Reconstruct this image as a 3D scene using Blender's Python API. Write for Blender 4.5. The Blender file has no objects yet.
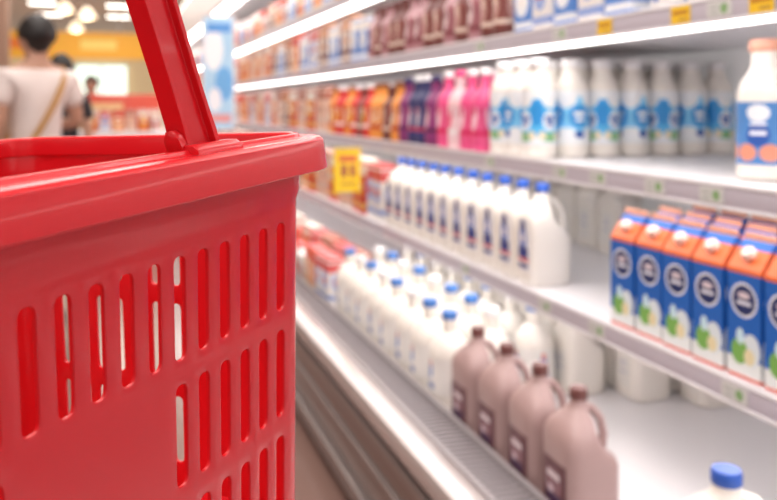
import bpy, bmesh, math, random
from mathutils import Vector, Matrix
random.seed(7)
sc = bpy.context.scene
C = sc.collection
PI = math.pi
F = 800.0
TH = math.atan(278.5/F); S_, C_ = math.sin(TH), math.cos(TH)
H = 1.2
fwd = Vector((S_, C_, 0)); rgt = Vector((C_, -S_, 0)); up = Vector((0, 0, 1))
def W(u, v, d):
    return Vector((0,0,H)) + fwd*d + rgt*((u-388.5)/F*d) + up*((105-v)/F*d)

# ---------------------------------------------------------------- materials
def mat(name, col, rough=.5, emis=0, ecol=None, spec=.5, var=.04, scale=12, metal=0, coat=0):
    m = bpy.data.materials.new(name); m.use_nodes = True
    nt = m.node_tree; b = nt.nodes['Principled BSDF']
    n = nt.nodes.new('ShaderNodeTexNoise'); n.inputs['Scale'].default_value = scale
    tc = nt.nodes.new('ShaderNodeTexCoord'); nt.links.new(tc.outputs['Object'], n.inputs['Vector'])
    mx = nt.nodes.new('ShaderNodeMix'); mx.data_type = 'RGBA'
    mx.inputs[6].default_value = (*[max(0, c*(1-var)) for c in col], 1)
    mx.inputs[7].default_value = (*[min(1, c*(1+var)) for c in col], 1)
    nt.links.new(n.outputs['Fac'], mx.inputs[0]); nt.links.new(mx.outputs[2], b.inputs['Base Color'])
    b.inputs['Roughness'].default_value = rough
    b.inputs['Specular IOR Level'].default_value = spec
    b.inputs['Metallic'].default_value = metal
    if coat: b.inputs['Coat Weight'].default_value = coat; b.inputs['Coat Roughness'].default_value = .06
    if emis:
        b.inputs['Emission Color'].default_value = (*(ecol or col), 1); b.inputs['Emission Strength'].default_value = emis
    return m

def label_mat(name, base, shapes, mode='y', r=.04, rough=.35, emis=0):
    """shapes: (kind, h, z, rh, rz, colour) painted in order on a printed label"""
    m = bpy.data.materials.new(name); m.use_nodes = True
    nt = m.node_tree; b = nt.nodes['Principled BSDF']; b.inputs['Roughness'].default_value = rough
    N = nt.nodes.new; L = nt.links.new
    def math_(op, a, c=None):
        q = N('ShaderNodeMath'); q.operation = op
        for i, v in enumerate((a, c)):
            if v is None: continue
            if isinstance(v, (int, float)): q.inputs[i].default_value = v
            else: L(v, q.inputs[i])
        return q.outputs[0]
    tc = N('ShaderNodeTexCoord'); sp = N('ShaderNodeSeparateXYZ'); L(tc.outputs['Object'], sp.inputs[0])
    if mode == 'y': h = sp.outputs[1]
    elif mode == 'xy': h = math_('ADD', math_('ADD', sp.outputs[0], sp.outputs[1]), r)
    else: h = math_('PINGPONG', math_('MULTIPLY', math_('ARCTAN2', sp.outputs[1], sp.outputs[0]), r), PI*r/4)
    z = sp.outputs[2]
    cur = None
    for (k, hh, zz, rh, rz, col) in shapes:
        a = math_('ABSOLUTE', math_('DIVIDE', math_('SUBTRACT', h, hh), rh))
        c = math_('ABSOLUTE', math_('DIVIDE', math_('SUBTRACT', z, zz), rz))
        if k == 'e': f = math_('LESS_THAN', math_('ADD', math_('MULTIPLY', a, a), math_('MULTIPLY', c, c)), 1.0)
        else: f = math_('LESS_THAN', math_('MAXIMUM', a, c), 1.0)
        mx = N('ShaderNodeMix'); mx.data_type = 'RGBA'; L(f, mx.inputs[0])
        if cur is None: mx.inputs[6].default_value = (*base, 1)
        else: L(cur, mx.inputs[6])
        mx.inputs[7].default_value = (*col, 1); cur = mx.outputs[2]
    if cur:
        L(cur, b.inputs['Base Color'])
        if emis: L(cur, b.inputs['Emission Color'])
    else: b.inputs['Base Color'].default_value = (*base, 1)
    if emis: b.inputs['Emission Strength'].default_value = emis
    return m

RED = mat('basket_red', (.70,.010,.018), .27, spec=.42, var=.03, coat=.22)
WHITE = mat('milk_white', (.86,.81,.75), .35, var=.01)
SHELF = mat('shelf_white', (.82,.80,.82), .35, var=.01)
RAIL = mat('rail_lilac', (.52,.48,.54), .4, var=.03)
BACK = mat('case_back', (.86,.85,.87), .5, emis=.12, ecol=(1,.97,.95), var=.01)  # faint glow put into the back panel material, which is no lamp
STRIP = mat('led', (1,1,1), .5, emis=6.5, ecol=(1,.96,.92))
STEEL = mat('steel', (.30,.26,.25), .28, metal=.7, var=.06)
BUMP = mat('bumper_metal', (.58,.53,.52), .25, metal=.5, var=.04)
GRILLE = mat('grille_grey', (.14,.12,.13), .5)
FIN = mat('grille_fin', (.36,.33,.34), .4, metal=.3)
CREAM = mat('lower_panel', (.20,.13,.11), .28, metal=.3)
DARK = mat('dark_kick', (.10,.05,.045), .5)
BLUE = mat('cap_blue', (.03,.11,.50), .35)
PBLUE = mat('cap_pale_blue', (.06,.20,.58), .35)
CHOC = mat('choc_plastic', (.415,.280,.270), .35, var=.03)
CHOCCAP = mat('choc_cap', (.16,.055,.05), .4)
WCAP = mat('cap_white', (.85,.83,.84), .35)
PINK = mat('pink_plastic', (.80,.09,.26), .3)
NAVY = mat('navy_plastic', (.03,.03,.12), .3)
PURP = mat('purple_plastic', (.22,.03,.14), .3)
BROWN = mat('brown_plastic', (.14,.035,.03), .35)
REDP = mat('red_plastic', (.62,.03,.025), .35)
GOLD = mat('gold_plastic', (.80,.30,.05), .35)

# ---------------------------------------------------------------- mesh helpers
def build(name, bm, m, parent=None, smooth=40, loc=None):
    bmesh.ops.recalc_face_normals(bm, faces=bm.faces[:])
    me = bpy.data.meshes.new(name); bm.to_mesh(me); bm.free()
    if smooth:
        me.shade_smooth(); me.set_sharp_from_angle(angle=math.radians(smooth))
    me.materials.append(m)
    o = bpy.data.objects.new(name, me); C.objects.link(o)
    if parent: o.parent = parent
    if loc: o.location = loc
    return o
def bx(bm, x0, x1, y0, y1, z0, z1, bev=0, seg=2):
    r = bmesh.ops.create_cube(bm, size=1)
    vs = r['verts']
    for v in vs:
        v.co = Vector(((x0+x1)/2+v.co.x*(x1-x0), (y0+y1)/2+v.co.y*(y1-y0), (z0+z1)/2+v.co.z*(z1-z0)))
    if bev:
        es = list({e for v in vs for e in v.link_edges})
        bmesh.ops.bevel(bm, geom=es, offset=bev, segments=seg, affect='EDGES', profile=.5)
    return bm
def loft(bm, secs, cap=True):
    rings = [[bm.verts.new(p) for p in s] for s in secs]
    n = len(secs[0])
    for a, b in zip(rings, rings[1:]):
        for i in range(n):
            bm.faces.new((a[i], a[(i+1)%n], b[(i+1)%n], b[i]))
    if cap:
        bm.faces.new(rings[0]); bm.faces.new(rings[-1])
    return rings
def rsec(x0, x1, hy, z, n=20, p=4.):
    cx, hx = (x0+x1)/2, (x1-x0)/2
    out = []
    for i in range(n):
        a = 2*PI*(i+.5)/n; c, s = math.cos(a), math.sin(a)
        out.append((cx+hx*math.copysign(abs(c)**(2/p), c), hy*math.copysign(abs(s)**(2/p), s), z))
    return out
def lathe(bm, prof, n=20, cx=0, cy=0):
    loft(bm, [[(cx+r*math.cos(2*PI*i/n), cy+r*math.sin(2*PI*i/n), z) for i in range(n)] for r, z in prof])
    return bm
def tube(bm, pts, rad, n=8, up_=Vector((0,1,0)), flat=1.):
    pts = [Vector(p) for p in pts]; secs = []
    for i, p in enumerate(pts):
        t = (pts[min(i+1, len(pts)-1)]-pts[max(i-1, 0)]).normalized()
        a = up_.cross(t).normalized(); b = t.cross(a)
        r = rad[i] if isinstance(rad, (list, tuple)) else rad
        secs.append([p+a*r*math.cos(2*PI*k/n)+b*r*flat*math.sin(2*PI*k/n) for k in range(n)])
    loft(bm, secs)
def tag(o, label, cat, group=None):
    o['label'] = label; o['category'] = cat
    if group: o['group'] = group
    return o
def struct(name, bm, m):
    o = build(name, bm, m, smooth=0); o['kind'] = 'structure'; return o
def empty(name, loc=(0,0,0)):
    o = bpy.data.objects.new(name, None); C.objects.link(o); o.location = loc; o.empty_display_size = .05; return o
USED = set()
ALLP = []
def place(proto, x, y, z, label, cat, group=None, rot=0, sc_=1):
    if proto.name not in USED:
        USED.add(proto.name); r = proto
    else:
        r = proto.copy(); C.objects.link(r)
        for ch in KIDS[proto]:
            c = ch.copy(); C.objects.link(c); c.parent = r
    r.location = (x, y, z); r.rotation_euler = (0, 0, rot)
    r.scale = sc_ if isinstance(sc_, tuple) else (sc_, sc_, sc_)
    if 'group' in r.keys(): del r['group']
    return tag(r, label, cat, group)
KIDS = {}
def reg(root, *ch):
    for c in ch: c.parent = root
    KIDS[root] = list(ch); ALLP.append(root)
    return root
ORD = ['nearest','second','third','fourth','fifth','sixth','seventh','eighth','ninth','tenth','eleventh','twelfth','thirteenth','fourteenth','fifteenth','sixteenth','seventeenth','eighteenth']

# ================================================================ BASKET
a_, b_, r_ = .21, .15, .025
PITCH, HW, SW = .0215, .01075, .0050
KX, KY = .20, .30
def off(h):
    if h < .038: return .0025
    if h < .046: return .0025*(.046-h)/.008
    return 0
def outline(kind, idx, t, o):
    A, B = a_+o, b_+o
    if kind == 'side':
        if idx == 0: return Vector((t, -B))
        if idx == 1: return Vector((A, t))
        if idx == 2: return Vector((-t, B))
        return Vector((-A, -t))
    cx, cy, a0 = [(a_-r_, -b_+r_, -90), (a_-r_, b_-r_, 0), (-a_+r_, b_-r_, 90), (-a_+r_, -b_+r_, 180)][idx]
    an = math.radians(a0+t)
    return Vector((cx+(r_+o)*math.cos(an), cy+(r_+o)*math.sin(an)))
def P(kind, idx, t, h, o=0):
    q = outline(kind, idx, t, o+off(h))
    return Vector((q.x*(1-KX*h), q.y*(1-KY*h), -h))
basket = empty('shopping_basket')
ROWS = [(.059, .120), (.1345, .195), (.2095, .262)]
HB = .285
t225 = HW*math.tan(math.radians(22.5))
def rowh(T, B):
    ct, cb = T+SW, B-SW
    return [ct-HW, ct-t225, ct, cb, cb+t225, cb+HW]
hbreaks = [.001, .03, .038, .046]
for T, B in ROWS: hbreaks += rowh(T, B)
hbreaks += [HB-.008, HB]
hbreaks = sorted(set(round(h, 6) for h in hbreaks))
rowsets = [[round(h, 6) for h in rowh(T, B)] for T, B in ROWS]
bm = bmesh.new()
def quad(kind, idx, s0, s1, h0, h1):
    bm.faces.new([bm.verts.new(P(kind, idx, s, h)) for s, h in ((s0,h0),(s1,h0),(s1,h1),(s0,h1))])
for side in range(4):
    half = (a_ if side % 2 == 0 else b_)-r_
    n = 17 if side % 2 == 0 else 11
    start = -n*PITCH/2
    cols = [(-half, start, None)]
    for k in range(n):
        cols.append((start+k*PITCH, start+(k+1)*PITCH, k))
    cols.append((-start, half, None))
    for c0, c1, k in cols:
        sub = [c0, c1] if k is None else [c0, c0+HW-t225, c0+HW, c0+HW+t225, c1]
        def hasslot(r):
            if k is None: return False
            if side % 2 == 1: return k >= 4 if side == 1 else k <= 6
            if r == 0: return True
            return (k >= n-6+(r == 2) or k < 6-(r == 2))
        for hi in range(len(hbreaks)-1):
            h0, h1 = hbreaks[hi], hbreaks[hi+1]
            inr = None
            for r, rs in enumerate(rowsets):
                if h0 >= rs[0]-1e-7 and h1 <= rs[-1]+1e-7: inr = r
            if inr is not None and hasslot(inr):
                if abs(h0-rowsets[inr][0]) > 1e-6: continue
                T, B = ROWS[inr]; cc = c0+HW
                inner, outer = [], []
                for (hc, sg) in ((T+SW, 1), (B-SW, -1)):
                    for q in range(9):
                        an = PI - q*PI/8 if sg == 1 else -q*PI/8
                        ca, sa = math.cos(an), math.sin(an)
                        ex = 2/2.6
                        inner.append((cc+SW*math.copysign(abs(ca)**ex, ca), hc-SW*math.copysign(abs(sa)**ex, sa)))
                        m_ = HW/max(abs(ca), abs(sa)); outer.append((cc+m_*ca, hc-m_*sa))
                nn = len(inner)
                for q in range(nn):
                    q2 = (q+1) % nn
                    pts = [outer[q], outer[q2], inner[q2], inner[q]]
                    bm.faces.new([bm.verts.new(P('side', side, s, h)) for s, h in pts])
                continue
            for s0, s1 in zip(sub, sub[1:]): quad('side', side, s0, s1, h0, h1)
    for q in range(6):
        for hi in range(len(hbreaks)-1):
            quad('corner', side, q*15, (q+1)*15, hbreaks[hi], hbreaks[hi+1])
bmesh.ops.remove_doubles(bm, verts=bm.verts[:], dist=3e-5)
bot = [v for v in bm.verts if abs(v.co.z+HB) < 1e-5]
bot.sort(key=lambda v: math.atan2(v.co.y, v.co.x))
bm.faces.new(bot)
bmesh.ops.recalc_face_normals(bm, faces=bm.faces[:])
for f in bm.faces:
    if abs(f.normal.z) < .3:
        c = f.calc_center_median()
        if f.normal.dot(Vector((c.x, c.y, 0))) < 0:
            bmesh.ops.reverse_faces(bm, faces=bm.faces[:])
        break
me = bpy.data.meshes.new('body'); bm.to_mesh(me); bm.free(); me.materials.append(RED)
body = bpy.data.objects.new('body', me); C.objects.link(body); body.parent = basket
m = body.modifiers.new('s', 'SOLIDIFY'); m.thickness = .003; m.offset = -1
m = body.modifiers.new('b', 'BEVEL'); m.width = .0008; m.segments = 2; m.limit_method = 'ANGLE'; m.angle_limit = math.radians(35)
me.shade_smooth(); me.set_sharp_from_angle(angle=math.radians(30))
# rim
bm = bmesh.new()
prof = [(-.0034,.014),(-.0034,.0),(-.002,-.0022),(.001,-.0022),(.003,.0008),(.0165,.0008),(.0195,.003),(.0215,.024),(.019,.0243),(.017,.0062),(.0145,.0045),(.0026,.0045),(.0026,.014)]
ring = []
for side in range(4):
    half = (a_ if side % 2 == 0 else b_)-r_
    for s in (-half, 0, half): ring.append(('side', side, s))
    for q in range(1, 9): ring.append(('corner', side, q*10))
secs = []
for (k, i, t) in ring:
    secs.append([Vector((*outline(k, i, t, o), -h)) for o, h in prof])
loft(bm, secs+[secs[0]], cap=False)
bmesh.ops.remove_doubles(bm, verts=bm.verts[:], dist=1e-6)
rim = build('rim', bm, RED, basket, smooth=50)
m = rim.modifiers.new('b', 'BEVEL'); m.width = .0007; m.segments = 2; m.limit_method = 'ANGLE'
# handle
HX = .096
bm = bmesh.new()
wd = Vector((.94, 0, .342)); dr = Vector((-.342, 0, .94))
y0 = -b_+.0085
path = []
base = Vector((HX, y0, -.010))
for l in (0, .002, .006, .012, .020, .035, .06, .10, .14): path.append(base+dr*l)
cr = .035
for q in range(1, 7):
    an = q*PI/12
    path.append(base+dr*(.14+cr*math.sin(an))+Vector((0, cr*(1-math.cos(an)), 0)))
top = path[-1]
path.append(Vector((top.x, 0, top.z)))
mir = [Vector((p.x, -p.y, p.z)) for p in reversed(path[:-1])]
path += mir
HWd = .0130
hp = [(-HWd,-.007),(-HWd+.0035,-.007),(-HWd+.004,-.0025),(HWd-.004,-.0025),(HWd-.0035,-.007),(HWd,-.007),(HWd,.007),(HWd-.0035,.007),(HWd-.004,.0025),(-HWd+.004,.0025),(-HWd+.0035,.007),(-HWd,.007)]
secs = []
N_ = len(path)
for i, p in enumerate(path):
    t = (path[min(i+1, N_-1)]-path[max(i-1, 0)]).normalized()
    tt = wd.cross(t).normalized()
    e = min(i, N_-1-i); ws = [.45, .68, .92, 1.10, 1.12, 1.04][e] if e < 6 else 1
    secs.append([p+wd*w*ws+tt*q for w, q in hp])
loft(bm, secs)
handle = build('handle', bm, RED, basket, smooth=35)
m = handle.modifiers.new('b', 'BEVEL'); m.width = .0011; m.segments = 3; m.limit_method = 'ANGLE'
for sg in (-1, 1):
    bm = bmesh.new()
    sp_ = [(.019,-.020),(.0035,-.020),(.0035,-.0025),(.0005,.0008),(-.002,.0008),(-.0035,-.001),(-.0035,-.006),(-.0085,-.006),(-.0085,.0015),(-.0045,.0052),(.002,.0052),(.0065,.001),(.0075,-.004),(.019,-.008)]
    secs = []
    for x, k in ((HX-.024,.82),(HX-.022,.97),(HX-.014,1),(HX+.010,1),(HX+.018,.97),(HX+.020,.82)):
        secs.append([Vector((x, sg*(b_-q), z*k)) for q, z in sp_])
    loft(bm, secs); build('hinge_bracket', bm, RED, basket, smooth=50)
    bm = bmesh.new()
    secs = []
    for x, k in ((-.0245, .8), (-.0237, 1), (-.0195, 1), (-.0187, .8)):
        secs.append([Vector((HX+x+zz*-.3, sg*(b_-yy*k), zz*k)) for yy, zz in ((.002,-.002),(.015,-.002),(.015,.008),(.012,.013),(.007,.014),(.003,.011),(.002,.005))])
    loft(bm, secs); build('hinge_tab', bm, RED, basket, smooth=50)
    bm = bmesh.new()
    secs = []
    for yy, r in ((b_-.021,.004),(b_-.0205,.0055),(b_-.016,.006),(b_-.003,.006)):
        secs.append([Vector((HX+r*math.cos(2*PI*i/16), sg*yy, -.006+r*math.sin(2*PI*i/16))) for i in range(16)])
    loft(bm, secs); build('hinge_pin', bm, RED, basket)
Xc = Vector(((772-388.5)/F, 1, 45/F)).normalized()
Yc = Vector((-2.09, 1, -.075)); Yc = (Yc-Xc*Yc.dot(Xc)).normalized(); Zc = Xc.cross(Yc)
def c2w(v): return rgt*v.x+fwd*v.y+up*v.z
Xw, Yw, Zw = c2w(Xc), c2w(Yc), c2w(Zc)
R = Matrix((Xw, Yw, Zw)).transposed()
ref = P('side', 0, .172, .059)
tgt = W(281, 223, .56)
M = R.to_4x4(); M.translation = tgt-R@ref
basket.matrix_world = M
tag(basket, 'glossy red plastic shopping basket with slotted walls, held up in the foreground', 'shopping basket')

# ================================================================ PROTOTYPES
def jug(name, hw, hx, ht, bmat, capmat, labmat, lw, lz0, lz1):
    k = ht/.26
    bm = bmesh.new()
    S = [(-.9*hx,.9*hx,.9*hw,0),(-hx,hx,hw,.006),(-hx,hx,hw,.06),(-hx,hx,hw,.115),(-hx,hx*.9,hw,.13),(-hx,hx*.55,hw*.99,.145),(-hx*.98,hx*.30,hw*.97,.165),
         (-hx*.9,hx*.25,hw*.88,.185),(-hx*.68,hx*.24,hw*.62,.203),(-hx*.48,hx*.2,hw*.40,.217),(-.022,.012,.018,.228),(-.022,.012,.0175,.238)]
    secs = []
    for i, (x0, x1, hy, z) in enumerate(S):
        secs.append(rsec(x0, x1, hy, z*k, 24, 4.2 if i < 7 else (3 if i < 9 else 2)))
    loft(bm, secs)
    root = build(name, bm, bmat)
    bm = bmesh.new()
    tube(bm, [(hx*.62,0,.108*k),(hx*.80,0,.13*k),(hx*.86,0,.16*k),(hx*.74,0,.19*k),(hx*.42,0,.214*k),(0,0,.224*k)], [.012,.010,.009,.009,.009,.009], 10)
    h = build('handle', bm, bmat)
    bm = bmesh.new()
    lathe(bm, [(.017,.237*k),(.0185,.239*k),(.0185,.255*k),(.017,.26*k)], 20, cx=-.005)
    c = build('cap', bm, capmat)
    bm = bmesh.new()
    g = []
    for i in range(9):
        y = -lw+2*lw*i/8
        x = -hx*(1-abs(y/hw)**4.2)**(1/4.2)-.0012
        g.append((x, y))
    for p, q in zip(g, g[1:]):
        bm.faces.new([bm.verts.new(v) for v in ((*p, lz0),(*q, lz0),(*q, lz1),(*p, lz1))])
    bmesh.ops.remove_doubles(bm, verts=bm.verts[:], dist=1e-6)
    l = build('label', bm, labmat)
    return reg(root, h, c, l)
NV = (.02,.04,.22)
L_milk = label_mat('lab_milk', (.84,.82,.82), [('e',0,.150,.014,.020,NV),('r',0,.120,.020,.020,(.08,.17,.52)),('e',0,.122,.009,.014,(.9,.82,.78)),('r',0,.085,.027,.014,NV),('r',0,.066,.030,.004,(.65,.06,.06)),('r',0,.050,.026,.006,NV)])
L_plain = label_mat('lab_plain', (.82,.79,.75), [('r',0,.10,.016,.010,(.70,.68,.70)),('r',0,.075,.018,.004,(.6,.6,.66))])
L_choc = label_mat('lab_choc', (.14,.05,.06), [('e',0,.075,.03,.03,(.24,.11,.13)),('r',0,.09,.025,.006,(.75,.65,.68)),('r',0,.045,.028,.010,(.06,.02,.07)),('e',.01,.06,.012,.008,(.6,.45,.5))])
milk_jug = jug('milk_jug', .048, .062, .262, WHITE, BLUE, L_milk, .034, .035, .175)
plain_jug = jug('plain_milk_jug', .062, .064, .262, WHITE, WCAP, L_plain, .030, .035, .13)
choc_jug = jug('chocolate_milk_jug', .066, .062, .262, CHOC, CHOCCAP, L_choc, .045, .025, .12)
def bottle(name, r, ht, bmat, capmat, labmat, lz0, lz1, neck=.4, shoulder=.68, capr=None):
    bm = bmesh.new()
    cr = capr or r*neck*1.15
    P_ = [(r*.85,0),(r,.006),(r,.3*ht),(r*.965,.42*ht),(r,.52*ht),(r*.99,shoulder*ht),(r*.88,(shoulder+.07)*ht),(r*.62,(shoulder+.15)*ht),(r*neck,(shoulder+.2)*ht),(r*neck,.93*ht)]
    lathe(bm, P_)
    root = build(name, bm, bmat)
    bm = bmesh.new(); lathe(bm, [(cr*.95,.915*ht),(cr,.925*ht),(cr,.985*ht),(cr*.9,ht)], 18); c = build('cap', bm, capmat)
    def rad(z):
        for (r0, z0), (r1, z1) in zip(P_[1:], P_[2:]):
            if z0 <= z <= z1: return r0+(r1-r0)*(z-z0)/(z1-z0)
        return r
    bm = bmesh.new()
    n = 24; zs = [lz0+(lz1-lz0)*i/8 for i in range(9)]
    loft(bm, [[((rad(z)+.0009)*math.cos(2*PI*i/n), (rad(z)+.0009)*math.sin(2*PI*i/n), z) for i in range(n)] for z in zs], cap=False)
    l = build('label', bm, labmat)
    return reg(root, c, l)
LB = (.03,.30,.72)
CY = (.10,.50,.86)
L_blue = label_mat('lab_blue', (.84,.86,.88), [('r',0,.100,.1,.056,CY),('e',.000,.165,.026,.034,(.85,.87,.90)),('e',.036,.030,.022,.030,(.84,.87,.91)),('e',.034,.118,.016,.034,LB),('e',0,.098,.020,.026,(.84,.87,.92)),('r',0,.104,.014,.006,(.03,.12,.45)),('r',0,.090,.010,.005,(.03,.12,.45)),('e',.004,.056,.022,.012,(.22,.48,.22)),('e',.022,.060,.010,.012,(.8,.72,.55))], 'ang', .045)
blue_bottle = bottle('milk_bottle', .0462, .262, WHITE, WCAP, L_blue, .035, .178, neck=.52, shoulder=.68)
L_blue2 = label_mat('lab_blue2', (.84,.86,.88), [('r',0,.110,.1,.052,(.22,.60,.90)),('e',.036,.165,.030,.034,(.85,.87,.90)),('e',.004,.110,.024,.030,LB),('r',0,.116,.016,.006,(.86,.88,.92)),('r',0,.100,.012,.004,(.86,.88,.92)),('e',.03,.066,.020,.014,(.86,.88,.92)),('e',.0,.062,.014,.010,(.03,.10,.40))], 'ang', .045)
blue_bottle2 = bottle('milk_bottle', .0462, .262, WHITE, WCAP, L_blue2, .035, .178, neck=.52, shoulder=.68)
L_front = label_mat('lab_front', (.08,.24,.56), [('e',0,.125,.020,.016,(.82,.85,.9)),('e',0,.085,.020,.022,(.03,.10,.40)),('r',0,.088,.014,.004,(.8,.82,.9)),('e',.02,.052,.018,.016,(.75,.30,.20)),('r',0,.105,.014,.003,(.75,.8,.9))], 'ang', .050)
front_bottle = bottle('round_milk_bottle', .053, .262, WHITE, mat('cap_peach',(.85,.42,.3),.4), L_front, .03, .145, neck=.52, shoulder=.62)
slim_lab = label_mat('lab_slim', (.84,.81,.78), [('r',0,.10,.010,.018,(.2,.3,.6)),('r',0,.06,.018,.01,(.25,.3,.5)),('e',0,.12,.007,.01,(.7,.25,.2))], 'ang', .056)
slim_bottle = bottle('slim_milk_bottle', .058, .262, WHITE, PBLUE, slim_lab, .04, .14, neck=.34, shoulder=.58)
slim_white = bottle('white_capped_milk_bottle', .058, .258, WHITE, WCAP, slim_lab, .04, .14, neck=.34, shoulder=.58)
def simple_lab(name, base, c2, c3, r=.036, ht=.2):
    return label_mat(name, base, [('e',0,ht*.45,r*.45,ht*.20,c2),('e',0,ht*.50,r*.25,ht*.08,c3),('r',0,ht*.22,.1,ht*.03,c3)], 'ang', r)
def drink(name, bmat, capm, base, c2, c3, ht=.235, r=.039):
    return bottle(name, r, ht, bmat, capm, simple_lab('l_'+name, base, c2, c3, r, ht), .03, .13, neck=.42, shoulder=.58)
pink_bottle = drink('yogurt_drink_bottle', PINK, WCAP, (.80,.10,.26), (.92,.6,.68), (.7,.02,.12), .25)
pale_bottle = drink('pale_pink_drink_bottle', mat('palepink',(.85,.60,.62),.35), PINK, (.85,.65,.68), (.8,.1,.2), (.9,.85,.85), .25)
navy_bottle = drink('dark_drink_bottle', NAVY, WCAP, (.05,.05,.20), (.7,.6,.65), (.5,.05,.1), .245)
purple_bottle = drink('purple_drink_bottle', PURP, NAVY, (.30,.04,.20), (.8,.5,.55), (.1,.02,.08), .24)
brown_bottle = drink('chocolate_drink_bottle', BROWN, CHOCCAP, (.22,.06,.05), (.55,.32,.28), (.75,.6,.5), .215)
brown_bottle_pale = drink('mauve_drink_bottle', mat('mauve',(.45,.24,.26),.35), CHOCCAP, (.35,.12,.14), (.75,.6,.6), (.2,.05,.06), .215)
red_bottle = drink('red_drink_bottle', REDP, WCAP, (.7,.04,.03), (.9,.6,.1), (.9,.85,.8), .23)
gold_bottle = drink('orange_drink_bottle', GOLD, mat('cap_dk',(.25,.08,.03),.4), (.80,.28,.05), (.85,.75,.6), (.5,.04,.02), .23)
# gable carton
CB = (.015,.13,.50)
L_cart = label_mat('carton_print', CB, [('e',.0,.016,.07,.022,(.80,.84,.83)),('e',-.016,.052,.020,.028,(.72,.80,.84)),('e',.010,.046,.019,.022,(.20,.45,.10)),('e',-.012,.040,.012,.014,(.80,.72,.45)),('e',.008,.072,.009,.014,(.60,.80,.88)),
    ('r',0,.0,.06,.006,(.70,.08,.03)),('r',0,.200,.06,.020,(.80,.17,.05)),('e',0,.135,.030,.030,(.84,.86,.92)),('e',0,.135,.0255,.0255,(.015,.03,.13)),('e',0,.143,.014,.006,(.70,.60,.64)),('r',0,.130,.016,.003,(.8,.82,.9))], 'xy', .0375)
bm = bmesh.new()
w = .0375
def rect(wx, wy, z): return [(-wx,-wy,z),(wx,-wy,z),(wx,wy,z),(-wx,wy,z)]
loft(bm, [rect(w*.97, w*.97, 0), rect(w, w, .003), rect(w, w, .188), rect(w*.55, w*.97, .211), rect(.004, w*.93, .234)])
carton = build('milk_carton', bm, L_cart, smooth=20)
bm = bmesh.new(); bx(bm, -.0022, .0022, -w*.93, w*.93, .232, .246, .0006, 1); fin = build('top_seam', bm, mat('carton_top',(.84,.42,.28),.4))
bm = bmesh.new()
lathe(bm, [(.011,0),(.0125,.002),(.0125,.012),(.010,.015)], 16)
cap = build('cap', bm, mat('cap_wo',(.86,.66,.58),.4)); cap.location = (-.021, 0, .209); cap.rotation_euler = (0, math.radians(-45), 0)
reg(carton, fin, cap)
# packs and tubs
def pack(name, wy, hx, ht, base, c2, c3):
    lm = label_mat('print_'+name, base, [('r',0,ht*.8,.2,ht*.1,c2),('e',0,ht*.5,wy*.7,ht*.22,c3),('r',0,ht*.5,wy*.45,ht*.06,c2),('r',0,ht*.15,.2,ht*.05,c3)], 'xy', hx)
    bm = bmesh.new()
    loft(bm, [rsec(-hx*.96,hx*.96,wy*.96,0,24,9), rsec(-hx,hx,wy,.006,24,9), rsec(-hx,hx,wy,ht*.90,24,9), rsec(-hx*.93,hx*.93,wy*.94,ht*.93,24,9)])
    root = build(name, bm, lm, smooth=30)
    bm = bmesh.new(); loft(bm, [rsec(-hx*.9,hx*.9,wy*.92,ht*.93,24,7), rsec(-hx*.95,hx*.95,wy*.97,ht*.94,24,7), rsec(-hx*.95,hx*.95,wy*.97,ht*.985,24,7), rsec(-hx*.9,hx*.9,wy*.92,ht,24,7)])
    lid = build('lid', bm, mat('lid_'+name, c2, .4))
    return reg(root, lid)
def tub(name, r, ht, base, c2, c3, lidc):
    lm = label_mat('print_'+name, base, [('r',0,ht*.45,.2,ht*.2,c2),('e',0,ht*.45,r*.4,ht*.28,c3)], 'ang', r)
    bm = bmesh.new(); lathe(bm, [(r*.78,0),(r*.82,.004),(r*.97,ht*.88),(r*.93,ht*.9)], 22); root = build(name, bm, lm)
    bm = bmesh.new(); lathe(bm, [(r*.98,ht*.87),(r*1.03,ht*.88),(r*1.03,ht*.97),(r*.98,ht)], 22); lid = build('lid', bm, mat('lid_'+name, lidc, .4))
    return reg(root, lid)
Wc = (.82,.78,.75)
K = {
 'red': pack('red_dairy_pack', .05, .04, .20, (.60,.025,.02), (.75,.70,.62), (.80,.40,.06)),
 'orange': pack('orange_dairy_pack', .05, .04, .19, (.78,.22,.03), (.60,.04,.03), (.85,.7,.5)),
 'white': pack('white_dairy_pack', .05, .04, .19, Wc, (.60,.08,.08), (.3,.4,.7)),
 'blue': pack('blue_dairy_pack', .05, .04, .17, (.10,.25,.62), Wc, (.8,.82,.85)),
 'pale': pack('pale_dairy_pack', .05, .04, .20, (.68,.52,.45), (.42,.15,.10), (.80,.45,.30)),
 'dark': pack('dark_dairy_pack', .05, .04, .19, (.16,.03,.03), (.6,.25,.10), (.8,.7,.6)),
 'redtub': tub('red_lidded_yogurt_tub', .05, .14, (.70,.50,.45), (.62,.04,.03), (.85,.6,.3), (.60,.03,.025)),
 'whitetub': tub('white_yogurt_tub', .05, .13, Wc, (.70,.62,.58), (.65,.06,.06), (.80,.76,.75)),
 'bluetub': tub('blue_lidded_yogurt_tub', .05, .11, Wc, (.4,.55,.78), (.06,.18,.5), (.08,.22,.6)),
}

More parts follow.
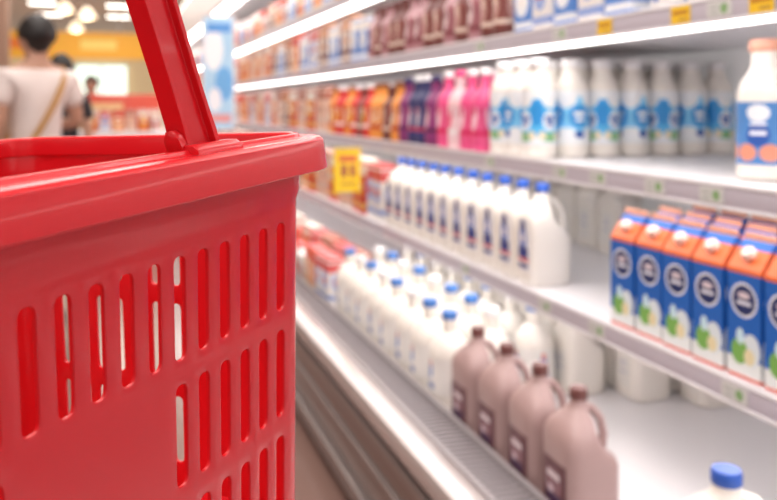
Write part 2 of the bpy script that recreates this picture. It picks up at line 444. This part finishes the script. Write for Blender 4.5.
# ================================================================ CASE
YA, YB = -.6, 11.5
case = empty('refrigerated_display_case', (.7, YA, 0))
def cpart(name, m, *boxes, bev=0):
    bm = bmesh.new()
    for q in boxes: bx(bm, *q, bev)
    for v in bm.verts: v.co -= Vector((.7, YA, 0))
    return build(name, bm, m, case, smooth=30)
cpart('deck', SHELF, (.84,1.75,YA,YB,.32,.36))
cpart('back_panel', BACK, (1.72,1.78,YA,YB,.10,2.30))
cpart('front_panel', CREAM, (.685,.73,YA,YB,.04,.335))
cpart('bumper_rail', BUMP, (.66,.735,YA,YB,.335,.395), bev=.015)
cpart('trim_strip', STEEL, (.668,.686,YA,YB,.285,.312),(.672,.686,YA,YB,.19,.215),(.655,.686,YA,YB,.06,.11), bev=.004)
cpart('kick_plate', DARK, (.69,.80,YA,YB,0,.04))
g = cpart('air_grille', GRILLE, (.735,.84,YA,YB,.34,.385))
bm = bmesh.new()
y = .3
while y < 4:
    bx(bm, .748, .828, y, y+.008, .384, .388); y += .024
bx(bm, .735, .748, YA, YB, .384, .392); bx(bm, .828, .841, YA, YB, .384, .398)
for v in bm.verts: v.co -= Vector((.7, YA, 0))
build('grille_fins', bm, FIN, case, smooth=0)
cpart('canopy', SHELF, (.82,1.78,YA,YB,2.02,2.10),(.80,.84,YA,YB,1.98,2.34))
cpart('canopy_light', STRIP, (.86,.93,YA,YB,1.97,2.018))
cpart('end_panel', SHELF, (.72,1.78,YB,YB+.05,0,2.34))
cpart('side_panel', SHELF, (.84,1.78,YA-.05,YA,0,2.34))
tag(case, 'long white refrigerated dairy case running down the right side of the aisle', 'refrigerated case')

LEV = {'B': .73, 'A': 1.06, 'U': 1.385, 'T': 1.69}
names = {'B':('lower','carrying the blue-capped jugs and blue cartons'),'A':('middle','carrying the blue-labelled bottles'),'U':('upper','with yellow tags'),'T':('topmost','just under the canopy')}
for k, z in LEV.items():
    x1 = 1.715; xf = 1.0
    for bi, (ya, yb) in enumerate(((YA+.002, 2.95), (2.955, 6.6), (6.605, YB-.002))):
        t = empty('display_shelf', (xf, ya, z))
        def sp(name, m, *boxes, bev=0, par=None):
            bm = bmesh.new()
            for q in boxes: bx(bm, *q, bev)
            for v in bm.verts: v.co -= Vector((xf, ya, z))
            return build(name, bm, m, par or t, smooth=30)
        sp('shelf_panel', SHELF, (xf+.012,x1,ya,yb,z-.022,z))
        pr_ = sp('price_rail', RAIL, (xf,xf+.012,ya,yb,z-.038,z+.004), bev=.002)
        sp('rail_lip', SHELF, (xf-.002,xf+.002,ya,yb,z-.002,z+.005),(xf-.002,xf+.002,ya,yb,z-.041,z-.035), bev=.0008, par=pr_)
        hs = sp('light_housing', SHELF, (xf+.018,xf+.095,ya,yb,z-.034,z-.0225))
        sp('shelf_light', STRIP, (xf+.025,xf+.085,ya,yb,z-.0395,z-.0342), par=hs)
        tag(t, ['near stretch','second stretch','far stretch'][bi]+' of the '+names[k][0]+' white shelf, '+names[k][1], 'shelf')

# price tags
def ptag(u, lev, m, w_, h_, lab, grp=None):
    d = F*1.0/(C_*(u-110)); y = (d-S_)/C_
    z = LEV[lev]
    bm = bmesh.new(); bx(bm, -.002, 0, -w_/2, w_/2, -h_/2, h_/2, .0005, 1)
    o = build('price_tag', bm, m, loc=(1.0-.0003, y, z-.018))
    tag(o, lab, 'price tag', grp)
Ty = label_mat('tag_yellow', (.86,.55,.02), [('r',0,.004,.022,.004,(.5,.2,.02)),('r',-.008,-.009,.012,.003,(.55,.3,.05))])
Tg = label_mat('tag_green', (.62,.62,.60), [('e',-.012,0,.009,.009,(.22,.38,.16)),('r',.012,.004,.012,.002,(.4,.42,.4)),('r',.012,-.006,.010,.002,(.4,.42,.4))])
for i, u in enumerate((762, 681, 605)):
    ptag(u, 'U', Ty, .052, .034, ORD[i].replace('nearest','first')+' yellow price tag along the upper shelf rail, counting from the right edge')
for i, u in enumerate((720, 560, 480)):
    ptag(u, 'U', Tg, .06, .028, ORD[i].replace('nearest','first')+' pale green-marked price tag on the upper shelf rail, from the right')
for i, u in enumerate((712, 655, 598, 560, 490)):
    ptag(u, 'A', Tg, .06, .028, ORD[i].replace('nearest','first')+' pale green-marked price tag on the middle shelf rail, from the right')
for i, u in enumerate((735, 597, 545, 465)):
    ptag(u, 'B', Tg, .06, .028, ORD[i].replace('nearest','first')+' pale green-marked price tag on the lower shelf rail, from the right')

# ---------------------------------------------------------------- products
def row(proto, x, y0, n, pitch, z, what, where, cat, grp, share=False, jit=.004, rot=0, rj=.05):
    for i in range(n):
        pr = proto[i % len(proto)] if isinstance(proto, list) else proto
        wh = what[i % len(proto)] if isinstance(what, list) else what
        lab = f'{wh}, {ORD[i]} in the {where}' if not share and i < 18 else f'{wh} in the {where}'
        place(pr, x+random.uniform(-jit, jit), y0+i*pitch, z+.0005, lab, cat, grp, rot+random.uniform(-rj, rj))
zD, zB, zA, zU, zT = .36, LEV['B'], LEV['A'], LEV['U'], LEV['T']
# deck
row(choc_jug, .912, 1.42, 4, .157, zD, 'mauve-brown chocolate milk jug', 'front row on the bottom deck', 'milk jug', 'chocolate milk jugs on the bottom deck', jit=.002)
place(milk_jug, .93, 1.02, zD+.0005, 'white milk jug with blue cap standing alone at the near corner of the bottom deck', 'milk jug', rot=-.5, sc_=(1.3, 1.3, 1.0))
WB, WW = 'white milk bottle with blue cap', 'white milk bottle with white cap'
for r, x in enumerate((.908, 1.04, 1.172)):
    seq = [[0,0,1,0,1,0,1,0],[1,0,0,1,0,1,0,1],[0,1,0,0,1,1,0,1]][r]
    row([[slim_bottle, slim_white][q] for q in seq], x, 2.07, 8, .146, zD, [[WB, WW][q] for q in seq], ['front','second','third'][r]+' row on the bottom deck', 'milk bottle', 'white bottles on the bottom deck', jit=.006)
for r, x in enumerate((1.31, 1.46, 1.61)):
    row(plain_jug, x, [2.05, 1.95, 1.85][r], 7, .137, zD, 'plain white milk jug', ['fourth','fifth','rearmost'][r]+' row on the bottom deck', 'milk jug', 'plain milk jugs at the back of the bottom deck', jit=.003)
# shelf B
for r, x in enumerate((1.062, 1.152, 1.242)):
    row(carton, x, .835, 8, .0865, zB, 'blue gable-top milk carton', ['front','second','third'][r]+' row on the lower shelf', 'milk carton', 'blue milk cartons on the lower shelf', jit=.002, rot=.03, rj=.025)
row(milk_jug, 1.085, 1.86, 11, .108, zB, 'white milk jug with blue cap', 'front row on the lower shelf', 'milk jug', 'blue-capped milk jugs on the lower shelf', jit=.002)
row(plain_jug, 1.54, 2.15, 7, .135, zB, 'plain white milk jug', 'rear row on the lower shelf', 'milk jug', 'plain milk jugs at the back of the lower shelf')
# shelf A
place(front_bottle, 1.165, 1.185, zA+.0005, 'round white milk bottle with dark blue label standing alone near the right edge', 'milk bottle', rot=.5)
for r in range(7):
    prs = [blue_bottle, blue_bottle2] if r % 2 == 0 else [blue_bottle2, blue_bottle]
    row(prs, 1.075+r*.0965, 1.87, 3 if r < 3 else 6, .0955, zA, 'white milk bottle with bright blue label', ['front','second','third','fourth','fifth','sixth','rearmost'][r]+' row on the middle shelf', 'milk bottle', 'blue-labelled bottles on the middle shelf', jit=.001, rj=.3)
for r, x in enumerate((1.06, 1.15, 1.24)):
    rn = ['front','second','third'][r]+' row on the middle shelf'
    row([pink_bottle, pink_bottle, pale_bottle, pink_bottle], x, 2.165, 4, .09, zA, ['bright pink drink bottle']*2+['pale pink drink bottle','bright pink drink bottle'], rn, 'drink bottle', 'pink bottles on the middle shelf')
    row([purple_bottle, navy_bottle, navy_bottle, purple_bottle], x, 2.535, 4, .09, zA, ['purple drink bottle','dark navy drink bottle','dark navy drink bottle','purple drink bottle'], rn, 'drink bottle', 'dark bottles on the middle shelf')
    seq = ['orange','brown','orange','orange','red','brown','red','orange','red','red','orange']
    row([{'orange':gold_bottle,'red':red_bottle,'brown':brown_bottle}[q] for q in seq], x, 2.90, 11, .092, zA, [f'{q} drink bottle' for q in seq], rn, 'drink bottle', 'red and orange bottles on the middle shelf')
# shelf U
row(K['bluetub'], 1.07, 1.0, 4, .11, zU, 'white yogurt tub with blue lid', 'front row on the upper shelf', 'yogurt tub', 'blue-lidded tubs on the upper shelf')
row([K['blue'], K['white'], K['blue'], K['white'], K['blue']], 1.07, 1.47, 5, .105, zU, [f'{q} dairy pack' for q in ('blue','white','blue','white','blue')], 'front row on the upper shelf', 'dairy pack', 'blue and white packs on the upper shelf')
for r, x in enumerate((1.06, 1.15)):
    seq = [0,0,1,0,1,0,0,1,1,0,0,1,0,1]
    row([[brown_bottle, brown_bottle_pale][q] for q in seq], x, 2.02, 14, .09, zU, [['dark brown drink bottle','mauve drink bottle'][q] for q in seq], ['front','second'][r]+' row on the upper shelf', 'drink bottle', 'brown bottles on the upper shelf')
def mix(keys, x, ya, yb, pitch, z, where, run=4, sc_=1):
    y = ya; i = 0; k = keys[0]
    while y < yb:
        if i % run == 0: k = random.choice([q for q in keys if q != k])
        col = K[k].name.split('.')[0].replace('_', ' ')
        place(K[k], x+random.uniform(-.006,.006), y, z+.0005, f'{col} in the {where}', 'yogurt tub' if 'tub' in k else 'dairy pack', f'{col}s in the {where}', random.uniform(-.06,.06), sc_)
        y += pitch; i += 1
T12 = (1, 1, 1.18)
mix(['red','orange','pale','red','dark','white','blue'], 1.07, 3.32, 6.5, .106, zU, 'front row far along the upper shelf', 2, T12)
mix(['red','orange','whitetub','red','dark','blue'], 1.07, 3.2, 6.5, .106, zT, 'front row far along the topmost shelf', 2)
mix(['red','white','orange','pale','red','dark','blue'], 1.07, 4.0, 6.5, .106, zA, 'front row far along the middle shelf', 2, T12)
mix(['red','white','dark','orange','red','pale'], 1.07, 3.10, 6.5, .106, zB, 'front row far along the lower shelf', 2, T12)
mix(['whitetub','redtub','white','red','orange'], .90, 3.30, 6.5, .106, zD, 'front row far along the bottom deck', 2)
mix(['redtub','white','pale','red'], 1.03, 3.30, 5.5, .106, zD, 'second row far along the bottom deck', 2)
for z, w_, ks in ((zU,'upper shelf',['orange','white','red']), (zT,'topmost shelf',['pale','blue','red']), (zA,'middle shelf',['red','white','orange']), (zB,'lower shelf',['white','red','pale'])):
    mix(ks, 1.10, 6.7, 11.2, .17, z, f'front row at the far end of the {w_}', 2, (1.3, 1.5, 1.2))
mix(['white','redtub','pale'], .92, 6.7, 11.2, .17, zD, 'front row at the far end of the bottom deck', 2, 1.3)

def flat_sign(name, x0, x1, y, z0, z1, m, label, cat, frame=None):
    bm = bmesh.new(); bx(bm, 0, x1-x0, -.003, .003, 0, z1-z0, .001, 1)
    o = build(name, bm, m, loc=(x0, y, z0)); tag(o, label, cat)
    if frame:
        bm = bmesh.new()
        w_ = x1-x0; h_ = z1-z0
        bx(bm, -.012, 0, -.006, .006, -.012, h_+.012); bx(bm, w_, w_+.012, -.006, .006, -.012, h_+.012)
        bx(bm, 0, w_, -.006, .006, h_, h_+.012); bx(bm, 0, w_, -.006, .006, -.012, 0)
        build('frame', bm, frame, o)
    return o
def lx(name, base, shapes, emis=0):
    return label_mat(name, base, shapes, 'xy', 0, emis=emis)
sg = flat_sign('price_sign', .88, .995, 3.22, .835, 1.02, lx('sign_yellow', (.86,.58,.02), [('r',.058,.14,.04,.012,(.55,.08,.04)),('r',.04,.09,.014,.026,(.35,.1,.05)),('r',.078,.09,.012,.026,(.35,.1,.05)),('r',.058,.035,.035,.006,(.5,.25,.05))]), 'yellow price sign sticking out from the middle shelf into the aisle', 'price sign')
bn = flat_sign('banner', .66, .88, 6.1, 1.02, 1.86, lx('banner_blue', (.40,.64,.84), [('e',.07,.60,.07,.16,(.85,.88,.92)),('e',.15,.34,.07,.13,(.15,.42,.78)),('e',.08,.22,.05,.09,(.8,.83,.9)),('r',.11,.76,.09,.035,(.08,.28,.65)),('r',.11,.08,.09,.03,(.7,.3,.3))], .08), 'light blue and white banner hanging at the case front, far down the aisle', 'banner', SHELF)  # banner print carries a slight added glow, no lamp in it

# ================================================================ ROOM
FL = mat('floor_tile', (.26,.16,.135), .15, var=.08, scale=1.5)
bm = bmesh.new(); bx(bm, -9, 5, -4, 27, -.05, 0); struct('floor', bm, FL)
CE = mat('ceiling_paint', (.70,.58,.50), .8, emis=.12, ecol=(1,.88,.76))  # warm glow added to the ceiling surface on top of its colour
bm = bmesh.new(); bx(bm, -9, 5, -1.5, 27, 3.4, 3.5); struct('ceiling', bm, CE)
bm = bmesh.new(); bx(bm, -9, 5, 27, 27.1, 0, 3.5); struct('wall_back', bm, mat('wall_warm', (.78,.56,.30), .8, emis=.35, ecol=(1,.76,.46)))  # emission brightens the far wall, which has no lamp of its own
bm = bmesh.new(); bx(bm, 4.9, 5, -1.5, 27, 0, 3.5); struct('wall_right', bm, mat('wall_pale', (.75,.7,.68), .8, emis=.15))  # faint light built into this wall's material
bm = bmesh.new(); bx(bm, -9.1, -9, 2, 27, 0, 3.5); struct('wall_left', bm, mat('wall_tan', (.75,.62,.52), .8, emis=.25, ecol=(1,.85,.7)))  # warm emission stands in for light falling on this wall
GLOW = mat('window_glow', (.9,1,.92), .5, emis=1.5, ecol=(.82,1,.86))
bm = bmesh.new(); bx(bm, -1.0, .5, 26.9, 27, .9, 2.45); w1 = struct('window_1', bm, GLOW)
bm = bmesh.new()
for x in (-1.05, -.3, .5): bx(bm, x, x+.05, 26.85, 26.9, .85, 2.5)
bx(bm, -1.05, .55, 26.85, 26.9, 2.45, 2.5); build('window_frame', bm, SHELF, w1)
bm = bmesh.new(); bx(bm, 0, 4.2, -.05, .05, 0, .62, .01, 1)
o = build('fascia_sign', bm, lx('fascia', (.90,.44,.04), [('r',1.1,.33,.5,.12,(.80,.20,.03)),('r',2.9,.33,.4,.12,(.95,.70,.18))], .3), loc=(-3.2, 20, 2.28)); tag(o, 'orange and yellow sign band across the far end of the shop', 'sign')  # emission added to the sign's print to brighten it
for x in (.6, 3.4):
    bm = bmesh.new(); bx(bm, x-.02, x+.02, -.02, .02, .62, 1.12); build('hanger', bm, STEEL, o)
bm = bmesh.new(); bx(bm, -.17, .17, -.17, .17, 0, 3.4, .02)
o = build('column', bm, mat('column_brown', (.38,.23,.16), .6, var=.1), loc=(-1.42, 11.5, 0)); o['kind'] = 'structure'
LAMP = mat('lamp_panel', (1,1,1), .5, emis=5, ecol=(1,.93,.82))
n = 0
for x in (-1.35, .2):
    for y in (2, 5, 8, 11, 14, 16.2, 18.4, 20.6):
        t = empty('ceiling_light', (x, y, 3.4))
        bm = bmesh.new(); bx(bm, -.30, .30, -.22, .22, -.05, 0, .005, 1); build('housing', bm, SHELF, t)
        bm = bmesh.new(); bx(bm, -.26, .26, -.18, .18, -.06, -.05); build('diffuser', bm, LAMP, t)
        tag(t, f"rectangular warm ceiling light, {ORD[n%8]} in the {'left' if x<0 else 'right'}-hand row", 'ceiling light', 'rectangular ceiling lights'); n += 1
for i, x in enumerate((1.55, 2.6)):
    t = empty('linear_light', (x, 0, 3.4))
    bm = bmesh.new(); bx(bm, -.08, .08, 1, 22, -.05, 0); build('housing', bm, SHELF, t)
    bm = bmesh.new(); bx(bm, -.06, .06, 1, 22, -.06, -.05); build('tube', bm, LAMP, t)
    tag(t, ['long linear ceiling light directly above the dairy case','long linear ceiling light furthest right, behind the dairy case'][i], 'ceiling light')
PL = mat('pendant_glow', (1,.85,.6), .5, emis=6, ecol=(1,.75,.45))
for i, (u, v, d) in enumerate(((87,16,12),(76,29,14),(65,10,12.8))):
    p = W(u, v, d)
    t = empty('pendant_lamp', p)
    bm = bmesh.new(); lathe(bm, [(.03,.13),(.06,.11),(.13,.0),(.15,-.03),(.14,-.03),(.05,.09)], 20); sh_ = build('shade', bm, mat('shade_white', (.9,.8,.65), .5, emis=.6, ecol=(1,.8,.5)), t)
    bm = bmesh.new(); lathe(bm, [(.02,-.06),(.06,-.05),(.09,-.01),(.07,.03),(.02,.06)], 16); build('bulb', bm, PL, sh_)
    bm = bmesh.new(); lathe(bm, [(.006,.12),(.006,3.4-p.z)], 8); build('cord', bm, DARK, t)
    tag(t, ['nearer round pendant lamp beside the basket handle','lower, further pendant lamp over the people','pendant lamp left of the others above the man'][i], 'pendant lamp')
BX = .15
t = empty('display_bin', (BX, 9.2, 0))
bm = bmesh.new(); bx(bm, -.45, .45, -.35, .35, 0, .86, .02); build('bin_body', bm, mat('bin_red', (.6,.03,.025), .5), t)
bm = bmesh.new(); bx(bm, -.47, .47, -.37, .37, .86, .92, .01); build('bin_rim', bm, SHELF, t)
bm = bmesh.new(); bx(bm, -.40, .40, .31, .34, .92, 1.32, .01); build('backboard', bm, lx('bin_board', (.70,.10,.06), [('r',0,1.15,.30,.07,(.85,.6,.3)),('e',0,1.0,.2,.06,(.85,.4,.12))]), t)
tag(t, 'red promotional display bin standing in the aisle behind the basket handle', 'display bin')
for j in range(3):
    for i in range(6):
        k = ['red','white','orange','pale','red','whitetub'][(i+j) % 6]
        place(K[k], BX-.33+i*.13, 9.0+j*.13, .921, f"{K[k].name.split('.')[0].replace('_',' ')} on top of the red display bin", 'dairy pack', 'packs on the display bin', PI/2, 1.15)
t = empty('gondola_shelf', (-1.9, 15, 0))
bm = bmesh.new(); bx(bm, -.05, .05, -3, 3, 0, 1.7); build('back_board', bm, SHELF, t)
for z in (.15, .6, 1.05, 1.5):
    bm = bmesh.new(); bx(bm, .05, .5, -3, 3, z-.03, z, .004, 1); build('shelf', bm, SHELF, t)
tag(t, 'white gondola shelf of groceries far behind the man', 'shelf unit')
for z in (.15, .6, 1.05, 1.5):
    y = 12.15; i = 0
    while y < 17.9:
        k = ['pale','orange','white','red','blue'][(i//3+int(z*10)) % 5]
        place(K[k], -1.55, y, z+.001, f"{K[k].name.split('.')[0].replace('_',' ')} on the far gondola shelf", 'grocery pack', 'packs on the far gondola shelf', PI, 1.6)
        y += .24; i += 1

# ================================================================ PEOPLE
SKIN = mat('skin', (.54,.30,.21), .55)
def skin_obj(name, nodes, edges, m, parent, root=0, sub=2):
    me = bpy.data.meshes.new(name)
    me.from_pydata([n[0] for n in nodes], edges, [])
    o = bpy.data.objects.new(name, me); C.objects.link(o); o.parent = parent
    md = o.modifiers.new('Skin', 'SKIN'); md.use_smooth_shade = True
    sv = me.skin_vertices[0].data
    for i, n in enumerate(nodes):
        r = n[1]; sv[i].radius = r if isinstance(r, tuple) else (r, r)
        sv[i].use_root = (i == root)
    s = o.modifiers.new('Sub', 'SUBSURF'); s.levels = sub; s.render_levels = sub
    me.materials.append(m)
    return o
def person(name, loc, rz, ht, label, shirtm, pantsm, hairm, arm='down', strap=None, long_hair=False, slim=1.0):
    t = empty(name, loc); t.rotation_euler = (0, 0, rz); k = ht/1.72; t.scale = (k*slim, k*slim, k)
    nodes = [((0,0,.95),.125),((0,0,1.10),.115),((0,0,1.28),.135),((0,-.01,1.40),.115),((0,-.01,1.475),.06),((0,0,1.53),.052),((0,.015,1.60),.085),((0,.005,1.66),.078)]
    edges = [(0,1),(1,2),(2,3),(3,4),(4,5),(5,6),(6,7)]
    def add(p, r, par):
        nodes.append((p, r)); edges.append((par, len(nodes)-1)); return len(nodes)-1
    add((0,.115,1.595), .014, 6)
    for s in (-1, 1): add((s*.092,0,1.60), .018, 6)
    for s in (-1, 1):
        h_ = add((s*.09,0,.88), .09, 0); kn = add((s*.10,.02,.50), .06, h_); an = add((s*.10,-.01,.10), .042, kn); add((s*.11,.14,.04), .035, an)
        sh = add((s*.175,-.01,1.40), .058, 3)
        if arm == 'bent' and s == 1:
            el = add((s*.25,.0,1.14), .042, sh); w_ = add((s*.16,.22,1.12), .03, el); pm = add((s*.12,.29,1.13), .032, w_); dv = Vector((-.3,.95,.05))
        else:
            el = add((s*.235,-.03,1.12), .042, sh); w_ = add((s*.25,.05,.88), .029, el); pm = add((s*.25,.075,.81), .033, w_); dv = Vector((0,.2,-.97))
        p0 = Vector(nodes[pm][0])
        for q in range(5):
            lat = Vector((0, 1, .2)) if abs(dv.z) > .5 else Vector((.9,.3,.2))
            o_ = lat*((q-2)*.018)
            ln = [.045,.075,.082,.076,.06][q]
            f1 = add(tuple(p0+o_+dv*(ln*.55)), .0095, pm); add(tuple(p0+o_*1.15+dv*ln+Vector((-s*.012,0,0))), .008, f1)
    skin_obj('body', nodes, edges, SKIN, t)
    sn = [((0,0,.90),.150),((0,0,1.10),.140),((0,0,1.28),.158),((0,-.01,1.385),.138),((0,-.01,1.44),.080)]
    se = [(0,1),(1,2),(2,3),(3,4)]
    for s in (-1, 1):
        sn.append(((s*.17,-.01,1.385), .085)); se.append((3, len(sn)-1))
        sn.append(((s*.225,-.02,1.23), .068)); se.append((len(sn)-2, len(sn)-1))
    skin_obj('shirt', sn, se, shirtm, t)
    pn = [((0,0,.93),.142)]; pe = []
    for s in (-1, 1):
        pn.append(((s*.09,0,.86),.105)); pe.append((0, len(pn)-1))
        pn.append(((s*.10,.02,.50),.078)); pe.append((len(pn)-2, len(pn)-1))
        pn.append(((s*.10,-.01,.12),.06)); pe.append((len(pn)-2, len(pn)-1))
    skin_obj('trousers', pn, pe, pantsm, t)
    for s in (-1, 1):
        bm = bmesh.new()
        loft(bm, [rsec(s*.11-.05, s*.11+.05, .13, z, 16, 2.6) for z in (0,.03)]+[rsec(s*.11-.045, s*.11+.045, .10, .08, 16, 2.2)])
        bmesh.ops.translate(bm, verts=bm.verts[:], vec=(0,.05,0))
        build('shoe', bm, DARK, t)
    bm = bmesh.new()
    bmesh.ops.create_uvsphere(bm, u_segments=20, v_segments=14, radius=1)
    for v in bm.verts:
        c = v.co.copy()
        zz = c.z*.118
        v.co = Vector((c.x*.103, c.y*.114-.012, 1.645+zz))
        if c.y > .35 and c.z < .35: v.co.y -= .07*(c.y)
        if c.z < -.3: v.co = Vector((c.x*.090, c.y*.09-.022, 1.645+zz*.95))
        v.co += Vector((math.sin(c.x*9+c.z*7), math.cos(c.y*8), math.sin(c.x*12))) * .005
    build('hair', bm, hairm, t)
    if long_hair:
        bm = bmesh.new(); loft(bm, [rsec(-.085,.085,.05,1.66,16,2.2), rsec(-.09,.09,.06,1.55,16,2.2), rsec(-.08,.08,.045,1.44,16,2.2), rsec(-.05,.05,.02,1.36,16,2.2)])
        bmesh.ops.translate(bm, verts=bm.verts[:], vec=(0,-.07,0)); build('ponytail', bm, hairm, t)
    for s in (-1, 1):
        bm = bmesh.new(); bmesh.ops.create_uvsphere(bm, u_segments=10, v_segments=8, radius=.010)
        bmesh.ops.translate(bm, verts=bm.verts[:], vec=(s*.032,.096,1.615)); build('eye', bm, DARK, t)
    bm = bmesh.new(); bx(bm, -.022, .022, .085, .102, 1.548, 1.558, .003, 1); build('mouth', bm, mat('lips', (.5,.2,.18), .5), t)
    if strap:
        bm = bmesh.new()
        pts = []
        for i in range(25):
            a = 2*PI*i/24
            x = math.cos(a)*.17; z = 1.17+math.cos(a)*.29; y = math.sin(a)*.175
            pts.append(Vector((x-.02, y-.005, z)))
        secs = []
        for i, p in enumerate(pts):
            tt = (pts[(i+1) % 24]-pts[(i-1) % 24]).normalized(); o_ = Vector((p.x*.2, p.y, 0)).normalized() if abs(p.y) > .02 else Vector((1 if p.x > 0 else -1, 0, .5)).normalized()
            s_ = tt.cross(o_).normalized()
            secs.append([p+s_*.016+o_*.004, p+s_*.016-o_*.002, p-s_*.016-o_*.002, p-s_*.016+o_*.004])
        loft(bm, secs, cap=False); st = build('bag_strap', bm, strap, t)
        bm = bmesh.new(); bx(bm, -.27, -.17, -.12, .12, .80, .98, .02); build('bag', bm, strap, t)
    tag(t, label, 'person'); return t
BLK = mat('hair_black', (.012,.009,.009), .5, var=.3, scale=60)
p = W(36, 105, 4.40)
person('person', (p.x, p.y, 0), math.radians(28), 1.66, 'man in a white T-shirt with a mustard shoulder strap, seen from behind', mat('tshirt', (.82,.73,.70), .8), mat('jeans', (.10,.12,.2), .8), BLK, 'bent', mat('strap_mustard', (.50,.26,.07), .7))
p = W(62, 105, 5.5)
person('person', (p.x, p.y, 0), math.radians(-15), 1.52, 'dark-haired person in a black top, half hidden behind the man', mat('blacktop', (.03,.025,.03), .8), mat('dkpants', (.06,.05,.06), .8), BLK, 'down', None, True, .9)
p = W(91, 105, 10.5)
person('person', (p.x, p.y, 0), math.radians(160), 1.56, 'small distant shopper in a pink top near the bright window', mat('pinktop', (.55,.15,.15), .8), mat('greypants', (.2,.18,.2), .8), mat('hair_brown', (.08,.04,.03), .6), 'bent')

for pr in ALLP:
    if pr.name not in USED: print('UNUSED', pr.name)

# ================================================================ LIGHT
wd_ = bpy.data.worlds.new('world'); sc.world = wd_; wd_.use_nodes = True
wn = wd_.node_tree; bg = wn.nodes['Background']
bg.inputs[0].default_value = (1, .93, .91, 1); bg.inputs[1].default_value = .70
def area(loc, rot, sx, sy, pw, col=(1,.94,.9)):
    l = bpy.data.lights.new('area', 'AREA'); l.shape = 'RECTANGLE'; l.size = sx; l.size_y = sy; l.energy = pw; l.color = col
    o = bpy.data.objects.new('area_light', l); C.objects.link(o); o.location = loc; o.rotation_euler = rot; return o
area((-.3, 3.5, 3.3), (0, 0, 0), 1.6, 7, 105)
area((-.3, 9.5, 3.3), (0, 0, 0), 1.6, 8, 100)
area((-.3, 16, 3.3), (0, 0, 0), 3, 6, 100, (1,.9,.75))
area((-.6, .2, 3.0), (math.radians(-10), math.radians(-25), 0), 1.2, 1.5, 32)

cam = bpy.data.cameras.new('cam'); co = bpy.data.objects.new('camera', cam); C.objects.link(co)
co.location = (0, 0, H); co.rotation_euler = (PI/2, 0, -TH)
cam.sensor_width = 36; cam.lens = F/777*36; cam.shift_y = -145/777; cam.clip_start = .02; cam.clip_end = 100
cam.dof.use_dof = True; cam.dof.focus_distance = .50; cam.dof.aperture_fstop = 6.2
sc.camera = co
sc.view_settings.view_transform = 'Standard'; sc.view_settings.exposure = 0.0
